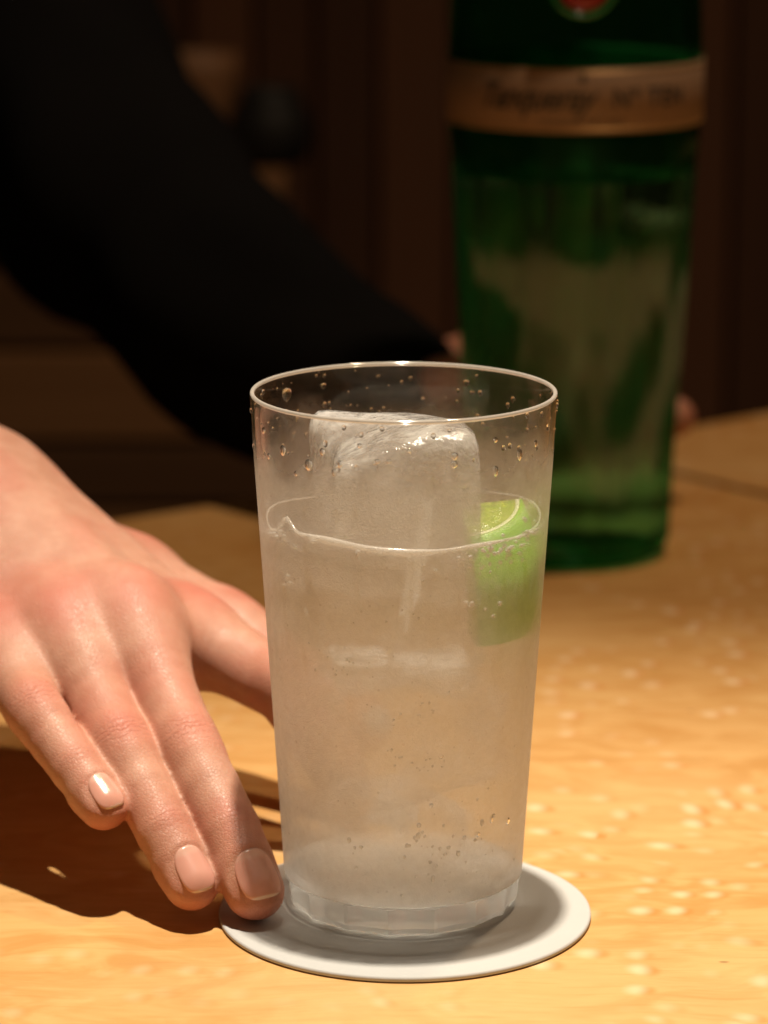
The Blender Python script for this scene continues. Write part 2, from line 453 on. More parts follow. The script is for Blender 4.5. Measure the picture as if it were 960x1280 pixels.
# the drink itself
LZ = .0968
def drink():
    t = NT('clear_drink')
    gl = t.n('BsdfGlossy', Roughness=.02); tr = t.n('BsdfTransparent', Color=(.995, .995, .99, 1))
    m = t.done(t.mixs(t.math('MULTIPLY', t.schlick(.02), .6), tr, gl))
    th = .0016
    n = 128
    def wave(a):                            # the surface climbs a little where the ice nears the wall
        d = (a - R(213) + math.pi) % (2 * math.pi) - math.pi
        return .0034 * math.exp(-(d / .085) ** 2) - .0012 * math.exp(-((d + .30) / .22) ** 2) + .0007 * math.sin(2 * a + .6) + .0004 * math.sin(5 * a)
    rows = []
    for k in range(20):
        z = .0108 + (LZ - .0108) * k / 19; rows.append((r_out(z) - th, z, k / 19 > .97))
    rin = r_out(LZ) - th
    rows += [(rin - .0012, LZ - .0011, True), (rin - .004, LZ - .0016, False), (.02, LZ - .0016, False), (.0005, LZ - .0016, False)]
    v, f = [], []
    for i, (r, z, wv) in enumerate(rows):
        for k in range(n):
            a = 2 * math.pi * k / n; v.append((r * math.cos(a), r * math.sin(a), z + (wave(a) if wv else 0)))
    for i in range(len(rows) - 1):
        for k in range(n): f.append((i * n + k, i * n + (k + 1) % n, (i + 1) * n + (k + 1) % n, (i + 1) * n + k))
    f.append(tuple(reversed(range(n)))); f.append(tuple(range((len(rows) - 1) * n, len(rows) * n)))
    o = empty('iced_drink', (0, 0, .0108)); tag(o, 'clear sparkling drink filling most of the frosted glass', 'drink')
    link('liquid', mesh_from(v, f), m, o)
    # meniscus: the bright curled line where the surface meets the wall
    t = NT('meniscus')
    d = t.n('BsdfTranslucent', Color=(1, .97, .92, 1)); e = t.n('BsdfDiffuse', Color=(1, .97, .92, 1)); g2 = t.n('BsdfGlossy', Roughness=.15)
    mm = t.done(t.mixs(.25, t.mixs(.5, d, e), g2))
    v, f = [], []; q = 8
    for k in range(n):
        a = 2 * math.pi * k / n
        rr = .00068 * (1 + .30 * math.sin(3 * a + 1) + .2 * math.sin(11 * a)) * (.50 - .49 * math.sin(a))
        for j in range(q):
            b = 2 * math.pi * j / q
            R_ = rin - .0003 + rr * math.cos(b) * .7; v.append((R_ * math.cos(a), R_ * math.sin(a), LZ + wave(a) + rr * math.sin(b)))
    for k in range(n):
        for j in range(q): f.append((k * q + j, ((k + 1) % n) * q + j, ((k + 1) % n) * q + (j + 1) % q, k * q + (j + 1) % q))
    link('meniscus', mesh_from(v, f), mm, o)
drink()

# ------------------------------------------------------------------ ice
def ice_mat():
    t = NT('ice')
    P = t.coord()
    n1 = t.noise(P, 95, 5, .6, .25); n2 = t.noise(P, 700, 3, .6)
    geo = t.n('NewGeometry'); gz = t.n('SeparateXYZ'); t.set(gz.inputs[0], geo.outputs['Position'])
    dry = t.ramp(gz.outputs[2], .0935, .0985)
    mask = t.math('ADD', t.math('MULTIPLY', t.ramp(n1, .40, .64, .24, .72), dry), t.math('MULTIPLY', t.ramp(n1, .50, .74, .05, .50), t.math('SUBTRACT', 1.0, dry)))
    bmp = t.bump(t.math('ADD', t.math('MULTIPLY', n1, 1.0), t.math('MULTIPLY', n2, .12)), .75, .0026)
    tl = t.n('BsdfTranslucent', Color=(.98, .98, .97, 1)); t.set(tl.inputs['Normal'], bmp)
    df = t.n('BsdfDiffuse', Color=(.98, .98, .97, 1)); t.set(df.inputs['Normal'], bmp)
    cloud = t.mixs(.42, tl, df)
    gb = t.n('BsdfGlass', Roughness=.08, IOR=1.2); t.set(gb.inputs['Normal'], bmp)
    tr = t.n('BsdfTransparent')
    clear = t.mixs(.80, gb, tr)
    gl = t.n('BsdfGlossy', Roughness=.12); t.set(gl.inputs['Normal'], bmp)
    return t.done(t.mixs(t.math('MULTIPLY', t.schlick(.04, bmp), t.math('ADD', t.math('MULTIPLY', dry, .8), .2)), t.mixs(mask, clear, cloud), gl))
M_ice = ice_mat()
def ice(name, ctr, size, rot, seed, label, melt=.18, nd=5):
    rnd = random.Random(seed)
    bm = bmesh.new()
    bmesh.ops.create_cube(bm, size=2.0)
    bmesh.ops.subdivide_edges(bm, edges=bm.edges[:], cuts=15, use_grid_fill=True)
    waves = [(Vector((rnd.gauss(0, 1), rnd.gauss(0, 1), rnd.gauss(0, 1))).normalized() * rnd.uniform(1.5, 7), rnd.uniform(0, 6.3)) for _ in range(14)]
    M = Matrix.Rotation(rot[2], 3, 'Z') @ Matrix.Rotation(rot[1], 3, 'Y') @ Matrix.Rotation(rot[0], 3, 'X')
    for q in bm.verts:
        p = q.co.copy()
        l = (abs(p.x) ** nd + abs(p.y) ** nd + abs(p.z) ** nd) ** (1 / nd)
        p = p / l
        s = sum(math.sin(w.dot(p) + ph) / (1 + w.length * .3) for w, ph in waves)
        p *= 1 + melt * .06 * s
        p = Vector((p.x * size[0], p.y * size[1], p.z * size[2]))
        q.co = M @ p
    o = link(name, bm_mesh(bm), M_ice)
    o.location = ctr
    tag(o, label, 'ice')
    return o
i1 = ice('ice_block', (-.0020, -.0020, .0880), (.0170, .0175, .0300), (.02, -.03, .10), 3, 'large cloudy ice block standing proud of the drink', .9, 14)
i2 = ice('ice_block', (.0030, .000, .0445), (.0180, .0170, .0135), (.06, -.10, .45), 9, 'sunken ice block in the middle of the glass under the large one', .7, 5)
i3 = ice('ice_block', (-.0025, -.0015, .0210), (.0130, .0140, .0095), (.12, .18, .9), 14, 'lowest ice block near the bottom of the glass', .8, 4)

def light_patch(par, ctr, size, rot, seed):      # white blob added inside the ice to paint a bright patch of light
    rnd = random.Random(seed); bm = bmesh.new(); bmesh.ops.create_icosphere(bm, subdivisions=4, radius=1.0)
    wv = [(Vector((rnd.gauss(0, 1), rnd.gauss(0, 1), rnd.gauss(0, 1))).normalized() * rnd.uniform(2, 9), rnd.uniform(0, 6.3)) for _ in range(12)]
    M = Matrix.Rotation(rot[1], 3, 'Y') @ Matrix.Rotation(rot[0], 3, 'X')
    for q in bm.verts:
        p = q.co * (1 + .07 * sum(math.sin(w.dot(q.co) + h_) for w, h_ in wv))
        q.co = M @ Vector((p.x * size[0], p.y * size[1], p.z * size[2])) + Vector(ctr)
    link('bright_patch', bm_mesh(bm), M_bright, par)
t = NT('bright_patch_white'); lw_ = t.n('LayerWeight', Blend=.5); P = t.coord()
M_bright = t.done(t.mixs(t.math('MULTIPLY', t.ramp(lw_.outputs['Facing'], .15, .85, .85, .0), t.ramp(t.noise(P, 260, 4, .6), .3, .65, .35, 1.0)), t.n('BsdfTransparent'), t.mixs(.45, t.n('BsdfTranslucent', Color=(1, 1, 1, 1)), t.n('BsdfDiffuse', Color=(1, 1, 1, 1)))))
light_patch(i1, (.0085, -.010, .0640), (.0105, .0070, .0024), (.1, -.14), 1)
light_patch(i1, (-.0105, -.009, .0655), (.0070, .0060, .0017), (.1, .06), 2)
light_patch(i1, (.0030, -.012, .0900), (.0022, .0030, .0140), (.1, .16), 5)
light_patch(i2, (-.0055, -.008, .0490), (.0036, .0034, .0026), (.2, .3), 3)
light_patch(i3, (-.0025, -.005, .0250), (.0052, .0050, .0042), (.2, .3), 4)

# ------------------------------------------------------------------ lime wedge
def lime():
    root = empty('lime_wedge', (.0235, -.012, .072)); tag(root, 'green lime wedge pressed against the right inside of the glass', 'lime')
    t = NT('lime_peel'); P = t.coord()
    c = t.mix(t.noise(P, 150, 3), (.12, .44, .001, 1), (.25, .62, .003, 1))
    p = t.n('BsdfPrincipled', Roughness=.35); t.set(p.inputs['Base Color'], c)
    p.inputs['Subsurface Weight'].default_value = .3; p.inputs['Subsurface Radius'].default_value = (.4, 1, .2); p.inputs['Subsurface Scale'].default_value = .003
    t.set(p.inputs['Normal'], t.bump(t.noise(P, 900, 2), .4, .0004)); m_peel = t.done(p)
    t = NT('lime_flesh'); P = t.coord()
    mp = t.n('Mapping'); t.set(mp.inputs[0], P); mp.inputs['Scale'].default_value = (500, 500, 130)
    g_ = t.noise(mp.outputs[0], 1.0, 3, .5, .8)
    c = t.mix(t.ramp(g_, .35, .65), (.36, .58, .015, 1), (.66, .82, .11, 1))
    df = t.n('BsdfPrincipled', Roughness=.18); t.set(df.inputs['Base Color'], c); t.set(df.inputs['Normal'], t.bump(g_, .6, .0008))
    tl = t.n('BsdfTranslucent'); t.set(tl.inputs['Color'], c)
    m_flesh = t.done(t.mixs(.45, df, tl))
    t = NT('lime_pith'); p = t.n('BsdfPrincipled', Roughness=.6); p.inputs['Base Color'].default_value = (.78, .82, .55, 1); m_pith = t.done(p)
    # wedge of a 46 mm fruit: axis runs up-down, peel faces outwards to the right
    Rf = .0178; Hf = .0240; half = R(44)
    def pt(rad, ang, ph):                   # ang about the axis, ph latitude
        return Vector((rad * Rf * math.cos(ph) * math.cos(ang), rad * Rf * math.cos(ph) * math.sin(ang), Hf * math.sin(ph)))
    def shell(r0, r1, inset=0.0):
        bm = bmesh.new(); N, Mv = 16, 14
        ph0, ph1 = R(-35), R(36)
        g0 = [[bm.verts.new(pt(r1, -half + inset + (2 * half - 2 * inset) * i / N, ph0 + (ph1 - ph0) * j / Mv)) for j in range(Mv + 1)] for i in range(N + 1)]
        g1 = [[bm.verts.new(pt(r0, -half + inset + (2 * half - 2 * inset) * i / N, ph0 + (ph1 - ph0) * j / Mv)) for j in range(Mv + 1)] for i in range(N + 1)]
        for i in range(N):
            for j in range(Mv):
                bm.faces.new((g0[i][j], g0[i + 1][j], g0[i + 1][j + 1], g0[i][j + 1])); bm.faces.new((g1[i][j], g1[i][j + 1], g1[i + 1][j + 1], g1[i + 1][j]))
        for j in range(Mv):
            bm.faces.new((g0[0][j], g0[0][j + 1], g1[0][j + 1], g1[0][j])); bm.faces.new((g0[N][j], g1[N][j], g1[N][j + 1], g0[N][j + 1]))
        for i in range(N):
            bm.faces.new((g0[i][0], g1[i][0], g1[i + 1][0], g0[i + 1][0])); bm.faces.new((g0[i][Mv], g0[i + 1][Mv], g1[i + 1][Mv], g1[i][Mv]))
        return bm
    T = Matrix.Translation((.0142, -.0042, .0832)) @ Matrix.Rotation(R(-38), 4, 'Z') @ Matrix.Rotation(R(-4), 4, 'Y')
    for nm, r0, r1, mt, ins in (('peel', .955, 1.0, m_peel, 0), ('pith', .89, .953, m_pith, .004), ('flesh', .12, .888, m_flesh, .012)):
        bm = shell(r0, r1, ins); zl = {q: q.co.z for q in bm.verts}
        bmesh.ops.transform(bm, matrix=T, verts=bm.verts)
        for q, z_ in zl.items():            # the upper cut slants down towards the front
            if z_ > 0: q.co.z += .38 * (q.co.y + .012) * z_ / .0150
        link(nm, bm_mesh(bm), mt, root)
lime()

# ------------------------------------------------------------------ hands: distance field meshed with surface nets
def rcone(P, a, b, r1, r2):
    a = np.asarray(a, float); b = np.asarray(b, float)
    ba = b - a; l2 = ba @ ba; rr = r1 - r2; a2 = l2 - rr * rr; il2 = 1 / l2
    pa = P - a; y = pa @ ba; z = y - l2
    x2 = ((pa * l2 - ba * y[..., None]) ** 2).sum(-1); y2 = y * y * l2; z2 = z * z * l2
    k = np.sign(rr) * rr * rr * x2
    return np.where(np.sign(z) * a2 * z2 > k, np.sqrt(x2 + z2) * il2 - r2,
           np.where(np.sign(y) * a2 * y2 < k, np.sqrt(x2 + y2) * il2 - r1, (np.sqrt(x2 * a2 * il2) + y * rr) * il2 - r1))
def smin(a, b, k):
    h = np.maximum(k - np.abs(a - b), 0) / k
    return np.minimum(a, b) - h * h * k * .25
FAR = .03
class Grid:
    def __init__(s, lo, hi, h):
        s.lo = np.array(lo); s.h = h
        s.n = np.ceil((np.array(hi) - s.lo) / h).astype(int) + 1
        s.ax = [s.lo[i] + h * np.arange(s.n[i]) for i in range(3)]
    def new(s): return np.full(tuple(s.n), FAR)
    def sl(s, lo, hi):
        i0 = np.clip(((np.array(lo) - s.lo) / s.h).astype(int), 0, s.n); i1 = np.clip(((np.array(hi) - s.lo) / s.h).astype(int) + 2, 0, s.n)
        return tuple(slice(a, b) for a, b in zip(i0, i1))
    def pts(s, sl): return np.stack(np.meshgrid(*[s.ax[i][sl[i]] for i in range(3)], indexing='ij'), -1)
    def add(s, F, prims):
        for a, b, r1, r2, k in prims:
            a = np.asarray(a, float); b = np.asarray(b, float); m = max(r1, r2) + k + .004
            sl = s.sl(np.minimum(a, b) - m, np.maximum(a, b) + m)
            if any(q.stop <= q.start for q in sl): continue
            F[sl] = smin(F[sl], rcone(s.pts(sl), a, b, r1, r2), k)
def prim_eval(P, prims):
    d = np.full(P.shape[:-1], FAR)
    for a, b, r1, r2, k in prims: d = smin(d, rcone(P, a, b, r1, r2), k)
    return d
def surface_nets(F, lo, h):
    S = F < 0
    n = np.array(F.shape)
    c = np.zeros(n - 1, np.int8)
    for dx in (0, 1):
        for dy in (0, 1):
            for dz in (0, 1): c += S[dx:n[0] - 1 + dx, dy:n[1] - 1 + dy, dz:n[2] - 1 + dz]
    act = np.argwhere((c > 0) & (c < 8))
    idx = -np.ones(n - 1, np.int64); idx[tuple(act.T)] = np.arange(len(act))
    cn = [(dx, dy, dz) for dx in (0, 1) for dy in (0, 1) for dz in (0, 1)]
    vals = {q: F[act[:, 0] + q[0], act[:, 1] + q[1], act[:, 2] + q[2]] for q in cn}
    acc = np.zeros((len(act), 3)); cnt = np.zeros(len(act))
    for p in cn:
        for ax in range(3):
            if p[ax]: continue
            q = list(p); q[ax] = 1; q = tuple(q)
            va, vb = vals[p], vals[q]; m = (va < 0) != (vb < 0)
            t = np.where(m, va / np.where(m, va - vb, 1), 0)
            pos = np.tile(np.array(p, float), (len(act), 1)); pos[:, ax] += t
            acc[m] += pos[m]; cnt[m] += 1
    V = lo + h * (act + acc / cnt[:, None])
    faces = []
    for ax in range(3):
        o = [i for i in range(3) if i != ax]
        s0 = [slice(None)] * 3; s1 = [slice(None)] * 3; s0[ax] = slice(0, -1); s1[ax] = slice(1, None)
        A, B = S[tuple(s0)], S[tuple(s1)]
        e = np.argwhere(A != B)
        e = e[(e[:, o[0]] > 0) & (e[:, o[1]] > 0) & (e[:, o[0]] < n[o[0]] - 1) & (e[:, o[1]] < n[o[1]] - 1)]
        fl = A[tuple(e.T)]
        def cell(d0, d1):
            q = e.copy(); q[:, o[0]] += d0; q[:, o[1]] += d1; return idx[tuple(q.T)]
        Q = np.stack([cell(-1, -1), cell(0, -1), cell(0, 0), cell(-1, 0)], 1)
        flip = fl if ax != 1 else ~fl
        Q[~flip] = Q[~flip][:, ::-1]
        faces.append(Q)
    return V, np.concatenate(faces)
def np_mesh(V, Q, name='m'):
    me = bpy.data.meshes.new(name)
    me.vertices.add(len(V)); me.vertices.foreach_set('co', V.astype(np.float32).ravel())
    me.loops.add(Q.size); me.loops.foreach_set('vertex_index', Q.astype(np.int32).ravel())
    me.polygons.add(len(Q)); me.polygons.foreach_set('loop_start', np.arange(0, Q.size, 4, dtype=np.int32))
    me.update(calc_edges=True); me.validate(); return me
def unit(v): v = np.asarray(v, float); return v / np.linalg.norm(v)

def skin_mat():
    t = NT('skin')
    P = t.coord()
    at = t.n('Attribute', {'attribute_name': 'blush'}); wr = t.n('Attribute', {'attribute_name': 'crease'})
    n1 = t.noise(P, 130, 4, .6); n2 = t.noise(P, 1500, 3, .6)
    c = t.mix(t.ramp(n1, .35, .65), (.54, .285, .20, 1), (.48, .235, .158, 1))
    c = t.mix(t.ramp(t.noise(P, 55, 3), .42, .68, 0, .45), c, (.49, .165, .115, 1))
    c = t.mix(at.outputs['Fac'], c, (.52, .145, .10, 1))
    s = t.n('SeparateXYZ'); t.set(s.inputs[0], wr.outputs['Vector'])
    ph = t.math('ADD', t.math('MULTIPLY', s.outputs[0], 1.9), t.math('MULTIPLY', t.noise(P, 330, 4, .65), 9.0))
    wv = t.math('POWER', t.math('ABSOLUTE', t.math('SINE', ph)), .45)          # narrow folds
    fold = t.math('MULTIPLY', t.math('SUBTRACT', 1.0, wv), s.outputs[2])
    c = t.mix(t.math('MULTIPLY', fold, .22), c, (.42, .13, .08, 1))
    vo = t.n('TexVoronoi', {'feature': 'DISTANCE_TO_EDGE'}, Scale=1150.0); t.set(vo.inputs['Vector'], P)
    pore = t.ramp(vo.outputs['Distance'], 0, .12)
    h_ = t.math('ADD', t.math('MULTIPLY', fold, -.62), t.math('ADD', t.math('MULTIPLY', pore, .15), t.math('MULTIPLY', n2, .14)))
    p = t.n('BsdfPrincipled', Roughness=t.ramp(n2, .3, .7, .42, .56)); t.set(p.inputs['Base Color'], c)
    p.inputs['Specular IOR Level'].default_value = .42
    p.inputs['Subsurface Weight'].default_value = .28; p.inputs['Subsurface Radius'].default_value = (1.0, .35, .2); p.inputs['Subsurface Scale'].default_value = .0022
    t.set(p.inputs['Normal'], t.bump(h_, .55, .0006))
    return t.done(p)
M_skin = skin_mat()
def nail_mat():
    t = NT('fingernail')
    at = t.n('Attribute', {'attribute_name': 'tip'})
    c = t.mix(t.ramp(at.outputs['Fac'], .95, .975), (.64, .32, .25, 1), (.74, .54, .43, 1))
    c = t.mix(t.ramp(at.outputs['Fac'], .26, .12, 0, .5), c, (.70, .45, .36, 1))
    p = t.n('BsdfPrincipled', Roughness=.22); t.set(p.inputs['Base Color'], c)
    p.inputs['Specular IOR Level'].default_value = .55; p.inputs['Coat Weight'].default_value = .4; p.inputs['Coat Roughness'].default_value = .22
    p.inputs['Subsurface Weight'].default_value = .25; p.inputs['Subsurface Radius'].default_value = (1, .4, .3); p.inputs['Subsurface Scale'].default_value = .001
    return t.done(p)
M_nail = nail_mat()

def make_hand(parent, name, fingers, palm, lo, hi, h, nails, dorsal, label=None):
    """fingers: name -> dict(p=[mcp,pip,dip,tip], r=[...]); palm: cones; nails: name -> (half width, length, roll)"""
    G = Grid(lo, hi, h)
    F = G.new(); prims = {}
    V0 = lambda q: np.asarray(q, float)
    info = []
    for fn, d in fingers.items():
        p = [V0(q) for q in d['p']]; r = d['r']; pr = []
        for i in range(len(p) - 1):
            m_ = p[i] * .5 + p[i + 1] * .5; rm = (r[i] + r[i + 1]) * .5 * 1.0
            pr += [(p[i], m_, r[i], rm, .0006), (m_, p[i + 1], rm, r[i + 1], .0006)]
        ax = unit(p[-1] - p[-2]); z = V0(d.get('n', dorsal)); nrm = unit(z - (z @ ax) * ax); lat = np.cross(ax, nrm)
        # soft pad under the end joint
        pr.append((p[-2] * .35 + p[-1] * .65 - nrm * r[-1] * .28, p[-1] - nrm * r[-1] * .22 - ax * r[-1] * .25, r[-1] * .92, r[-1] * .84, .003))
        # knuckle rise on top of the middle joint
        if len(p) == 4:
            a2 = unit(p[2] - p[1]); n2 = unit(z - (z @ a2) * a2)
            pr.append((p[1] + n2 * r[1] * .10 - a2 * .003, p[1] + n2 * r[1] * .10 + a2 * .003, r[1] * .90, r[1] * .88, .003))
        prims[fn] = pr
        info.append((fn, p, r, ax, nrm, lat))
        f = G.new(); G.add(f, pr)
        if fn in nails:                     # shallow bed for the nail
            hw, ln, roll, adv = nails[fn]
            nn = nrm * math.cos(roll) + lat * math.sin(roll); ll = np.cross(ax, nn)
            c0 = p[-1] + ax * (r[-1] * .72 + adv)
            sl = G.sl(c0 - .016, c0 + .016); Pq = G.pts(sl) - c0
            s_ = -(Pq @ ax); w_ = Pq @ ll; u_ = Pq @ nn
            q = ((np.abs(w_) / (hw + .0003)) ** 2.6 + (np.abs(s_ - ln * .5) / (ln * .5 + .0004)) ** 2.6) ** (1 / 2.6)
            mk = np.clip((1.10 - q) / .16, 0, 1); mk = mk * mk * (3 - 2 * mk) * (u_ > 0)
            f[sl] += .00045 * mk
        F = smin(F, f, .0016)
    fp = G.new(); G.add(fp, palm)
    F = smin(F, fp, .0075)
    V, Q = surface_nets(F, G.lo, h)
    # relax a little to take the lattice off
    E = np.concatenate([Q[:, [0, 1]], Q[:, [1, 2]], Q[:, [2, 3]], Q[:, [3, 0]]])
    deg = np.bincount(E.ravel(), minlength=len(V)).astype(float)
    for it in range(4):
        A = np.zeros_like(V)
        for c_ in range(3):
            A[:, c_] = np.bincount(E[:, 0], V[E[:, 1], c_], len(V)) + np.bincount(E[:, 1], V[E[:, 0], c_], len(V))
        V += (A / np.maximum(deg, 1)[:, None] - V) * (.5 if it % 2 == 0 else -.52)
    me = np_mesh(V, Q)
    bl = np.zeros(len(V)); cr = np.zeros((len(V), 3))
    for fn, p, r, ax, nrm, lat in info:
        z = V0(fingers[fn].get('n', dorsal))
        for j, am, sg in ((0, .70, .0090), (1, .58, .0065), (2, .34, .0060)):
            if j >= len(p) - 1: continue
            a_ = unit(p[j + 1] - p[j]) if j == 0 else unit(p[j + 1] - p[j - 1]); n_ = unit(z - (z @ a_) * a_)
            ctr = p[j] + n_ * r[j] * .9
            dd = np.linalg.norm(V - ctr, axis=1); bl = np.maximum(bl, am * np.exp(-(dd / sg) ** 2))
            if j:
                rel = V - p[j]; s_ = rel @ a_; u_ = rel @ n_; tt = rel @ np.cross(a_, n_)
                mk = np.exp(-(s_ / (.0036 if j == 1 else .0024)) ** 2) * np.clip(u_ / r[j] * 1.6, 0, 1) * np.exp(-(tt / (r[j] * .95)) ** 4) * (1 if j == 1 else .55)
                mk *= (np.linalg.norm(rel, axis=1) < r[j] * 1.9)
                up_ = mk > cr[:, 2]; cr[up_, 0] = s_[up_] * 1000; cr[up_, 1] = tt[up_] * 1000; cr[up_, 2] = mk[up_]
        tipd = np.linalg.norm(V - (p[-1] + ax * r[-1] * .6 - nrm * r[-1] * .4), axis=1); bl = np.maximum(bl, .55 * np.exp(-(tipd / .0075) ** 2))
    a1 = me.attributes.new('blush', 'FLOAT', 'POINT'); a1.data.foreach_set('value', bl.astype(np.float32))
    a2 = me.attributes.new('crease', 'FLOAT_VECTOR', 'POINT'); a2.data.foreach_set('vector', cr.astype(np.float32).ravel())
    o = link(name, me, M_skin, parent)
    if label: o['label'] = label
    for fn, p, r, ax, nrm, lat in info:     # nail plates
        if fn not in nails: continue
        hw, ln, roll, adv = nails[fn]
        nn = nrm * math.cos(roll) + lat * math.sin(roll); ll = np.cross(ax, nn)
        nu, nv = 20, 22
        vs, tp = [], []
        Rn = hw * 1.16
        base = p[-1] + ax * (r[-1] * .72 + adv)
        ss = np.linspace(0, 1, nv + 1)
        hgt = []
        for s_ in ss:                       # skin height under the centre line, by bisection along the dorsal direction
            c0 = base - ax * ln * (1 - s_); a_, b_ = 0.0, .02
            for _ in range(26):
                m_ = (a_ + b_) / 2
                if prim_eval((c0 + nn * m_)[None], prims[fn])[0] < 0: a_ = m_
                else: b_ = m_
            hgt.append(a_)
        hgt = np.array(hgt)
        k_ = int(nv * .62); sl_ = (hgt[k_] - hgt[k_ - 6]) / 6      # the plate runs straight on where the flesh drops away
        for q in range(k_, nv + 1): hgt[q] = max(hgt[q], hgt[k_] + sl_ * (q - k_) - .000035 * (q - k_) ** 2)
        for layer in (0, 1):
            for iv, s_ in enumerate(ss):
                e = abs(2 * s_ - 1)
                for iu in range(nu + 1):
                    u = -1 + 2 * iu / nu
                    # rounded outline: square-ish sides, round cuticle and round free edge
                    lon = (2 * s_ - 1); mag = max(abs(u), abs(lon), 1e-6); sup = (abs(u) ** 2.6 + abs(lon) ** 2.6) ** (1 / 2.6)
                    k = mag / sup if sup > 0 else 1
                    uu, lo_ = u * k, lon * k
                    wv = hw * uu * (1 - .06 * (1 - lo_)); th = wv / Rn
                    hh = np.interp((lo_ + 1) / 2, ss, hgt)
                    c0 = base - ax * ln * (1 - (lo_ + 1) / 2)
                    pos = c0 + nn * (hh - .00008 - Rn * (1 - math.cos(th))) + ll * Rn * math.sin(th) - nn * (.00035 if layer else 0)
                    vs.append(pos); tp.append(max((lo_ + 1) / 2 - .10 * uu * uu * -1 * .6, 0))
        fs = []; st = nu + 1; off = st * (nv + 1)
        for iv in range(nv):
            for iu in range(nu):
                a_ = iv * st + iu; fs.append((a_, a_ + 1, a_ + st + 1, a_ + st)); fs.append((off + a_, off + a_ + st, off + a_ + st + 1, off + a_ + 1))
        for iv in range(nv):
            for iu in (0, nu):
                a_ = iv * st + iu; fs.append((a_, a_ + st, off + a_ + st, off + a_))
        for iu in range(nu):
            for iv in (0, nv):
                a_ = iv * st + iu; fs.append((a_, a_ + 1, off + a_ + 1, off + a_))
        bm = bmesh.new(); bm.from_mesh(mesh_from(vs, fs)); bmesh.ops.recalc_face_normals(bm, faces=bm.faces)
        nm = bpy.data.meshes.new('nail'); bm.to_mesh(nm); bm.free()
        at = nm.attributes.new('tip', 'FLOAT', 'POINT'); at.data.foreach_set('value', np.array(tp, np.float32))
        link('fingernail', nm, M_nail, o)
    return o

person = empty('person', (-.40, .78, -.98))
tag(person, 'bartender in black sleeves, one hand by the glass, the other holding the bottle', 'person')

mid = [(-.0687, .052, .0560), (-.0526, .016, .0345), (-.0415, -.004, .0202), (-.0350, -.0160, .0092)]
rng = [(-.0859, .050, .0545), (-.0687, .014, .0351), (-.0574, -.004, .0200), (-.0501, -.0140, .0102)]
pnk = [(-.1030, .048, .0500), (-.0901, .020, .0421), (-.0792, .006, .0326), (-.0716, -.0030, .0260)]
idx_ = [(-.0555, .068, .0490), (-.0290, .047, .0400), (-.0165, .041, .0220), (-.0125, .0385, .0105)]
thm = [(-.075, .112, .050), (-.047, .092, .0430), (-.024, .074, .0320), (-.010, .064, .0260)]
wr_ = np.array([-.122, .110, .0795])
fing = {
    'middle': dict(p=mid, r=[.0094, .0078, .0073, .0069]),
    'ring': dict(p=rng, r=[.0090, .0074, .0068, .0062]),
    'little': dict(p=pnk, r=[.0083, .0069, .0063, .0056]),
    'index': dict(p=idx_, r=[.0102, .0085, .0073, .0062]),
    'thumb': dict(p=thm, r=[.0130, .0105, .0092, .0078], n=(-.4, .5, .75)),
}
W = lambda dx, dy, dz: wr_ + np.array([dx, dy, dz])
lp = lambda c, t_: np.array(c[0]) * (1 - t_) + np.array(c[1]) * t_ - np.array([0, 0, .0008])
palm = [
    (W(.012, .012, -.006), np.array(idx_[0]) + [0, 0, -.0015], .0150, .0105, .010),
    (W(.004, .004, -.002), np.array(mid[0]) + [0, 0, -.0010], .0160, .0108, .010),
    (W(-.004, -.004, -.002), np.array(rng[0]) + [0, 0, -.0012], .0155, .0102, .010),
    (W(-.012, -.010, -.006), np.array(pnk[0]) + [0, 0, -.0010], .0150, .0094, .010),
    (W(.014, .014, -.020), thm[0], .0150, .0140, .010),
    (W(-.005, -.004, -.016), np.array([-.088, .062, .043]), .0160, .0120, .012),      # palm side
    (np.array([-.088, .080, .045]), np.array([-.068, .066, .044]), .014, .011, .012),
    # knuckle row and the webs between the fingers
    (lp(pnk, -.15), lp(rng, -.15), .0094, .0098, .006), (lp(rng, -.15), lp(mid, -.15), .0098, .0102, .006), (lp(mid, -.15), lp(idx_, -.15), .0102, .0102, .006),
    (lp(pnk, .28), lp(rng, .26), .0074, .0080, .005), (lp(rng, .28), lp(mid, .28), .0082, .0084, .005), (lp(mid, .12), lp(idx_, .12), .0088, .0086, .006),
    (lp(pnk, .05), lp(rng, .05), .0086, .0090, .006), (lp(rng, .05), lp(mid, .05), .0092, .0094, .006),
    (W(.006, .006, -.012), W(-.033, .032, .012), .0195, .0215, .012),
    (W(-.008, -.008, -.012), W(-.038, .026, .012), .0185, .0210, .012),
]
nails = {'middle': (.0060, .0125, 0.10, .0), 'ring': (.0050, .0116, .12, .0002), 'little': (.0043, .0096, .10, .0)}
make_hand(person, 'hand', fing, palm, (-.195, -.030, -.002), (.004, .175, .125), .00072, nails, (.05, -.10, 1.0), 'bare right hand, fingers spread to the coaster')

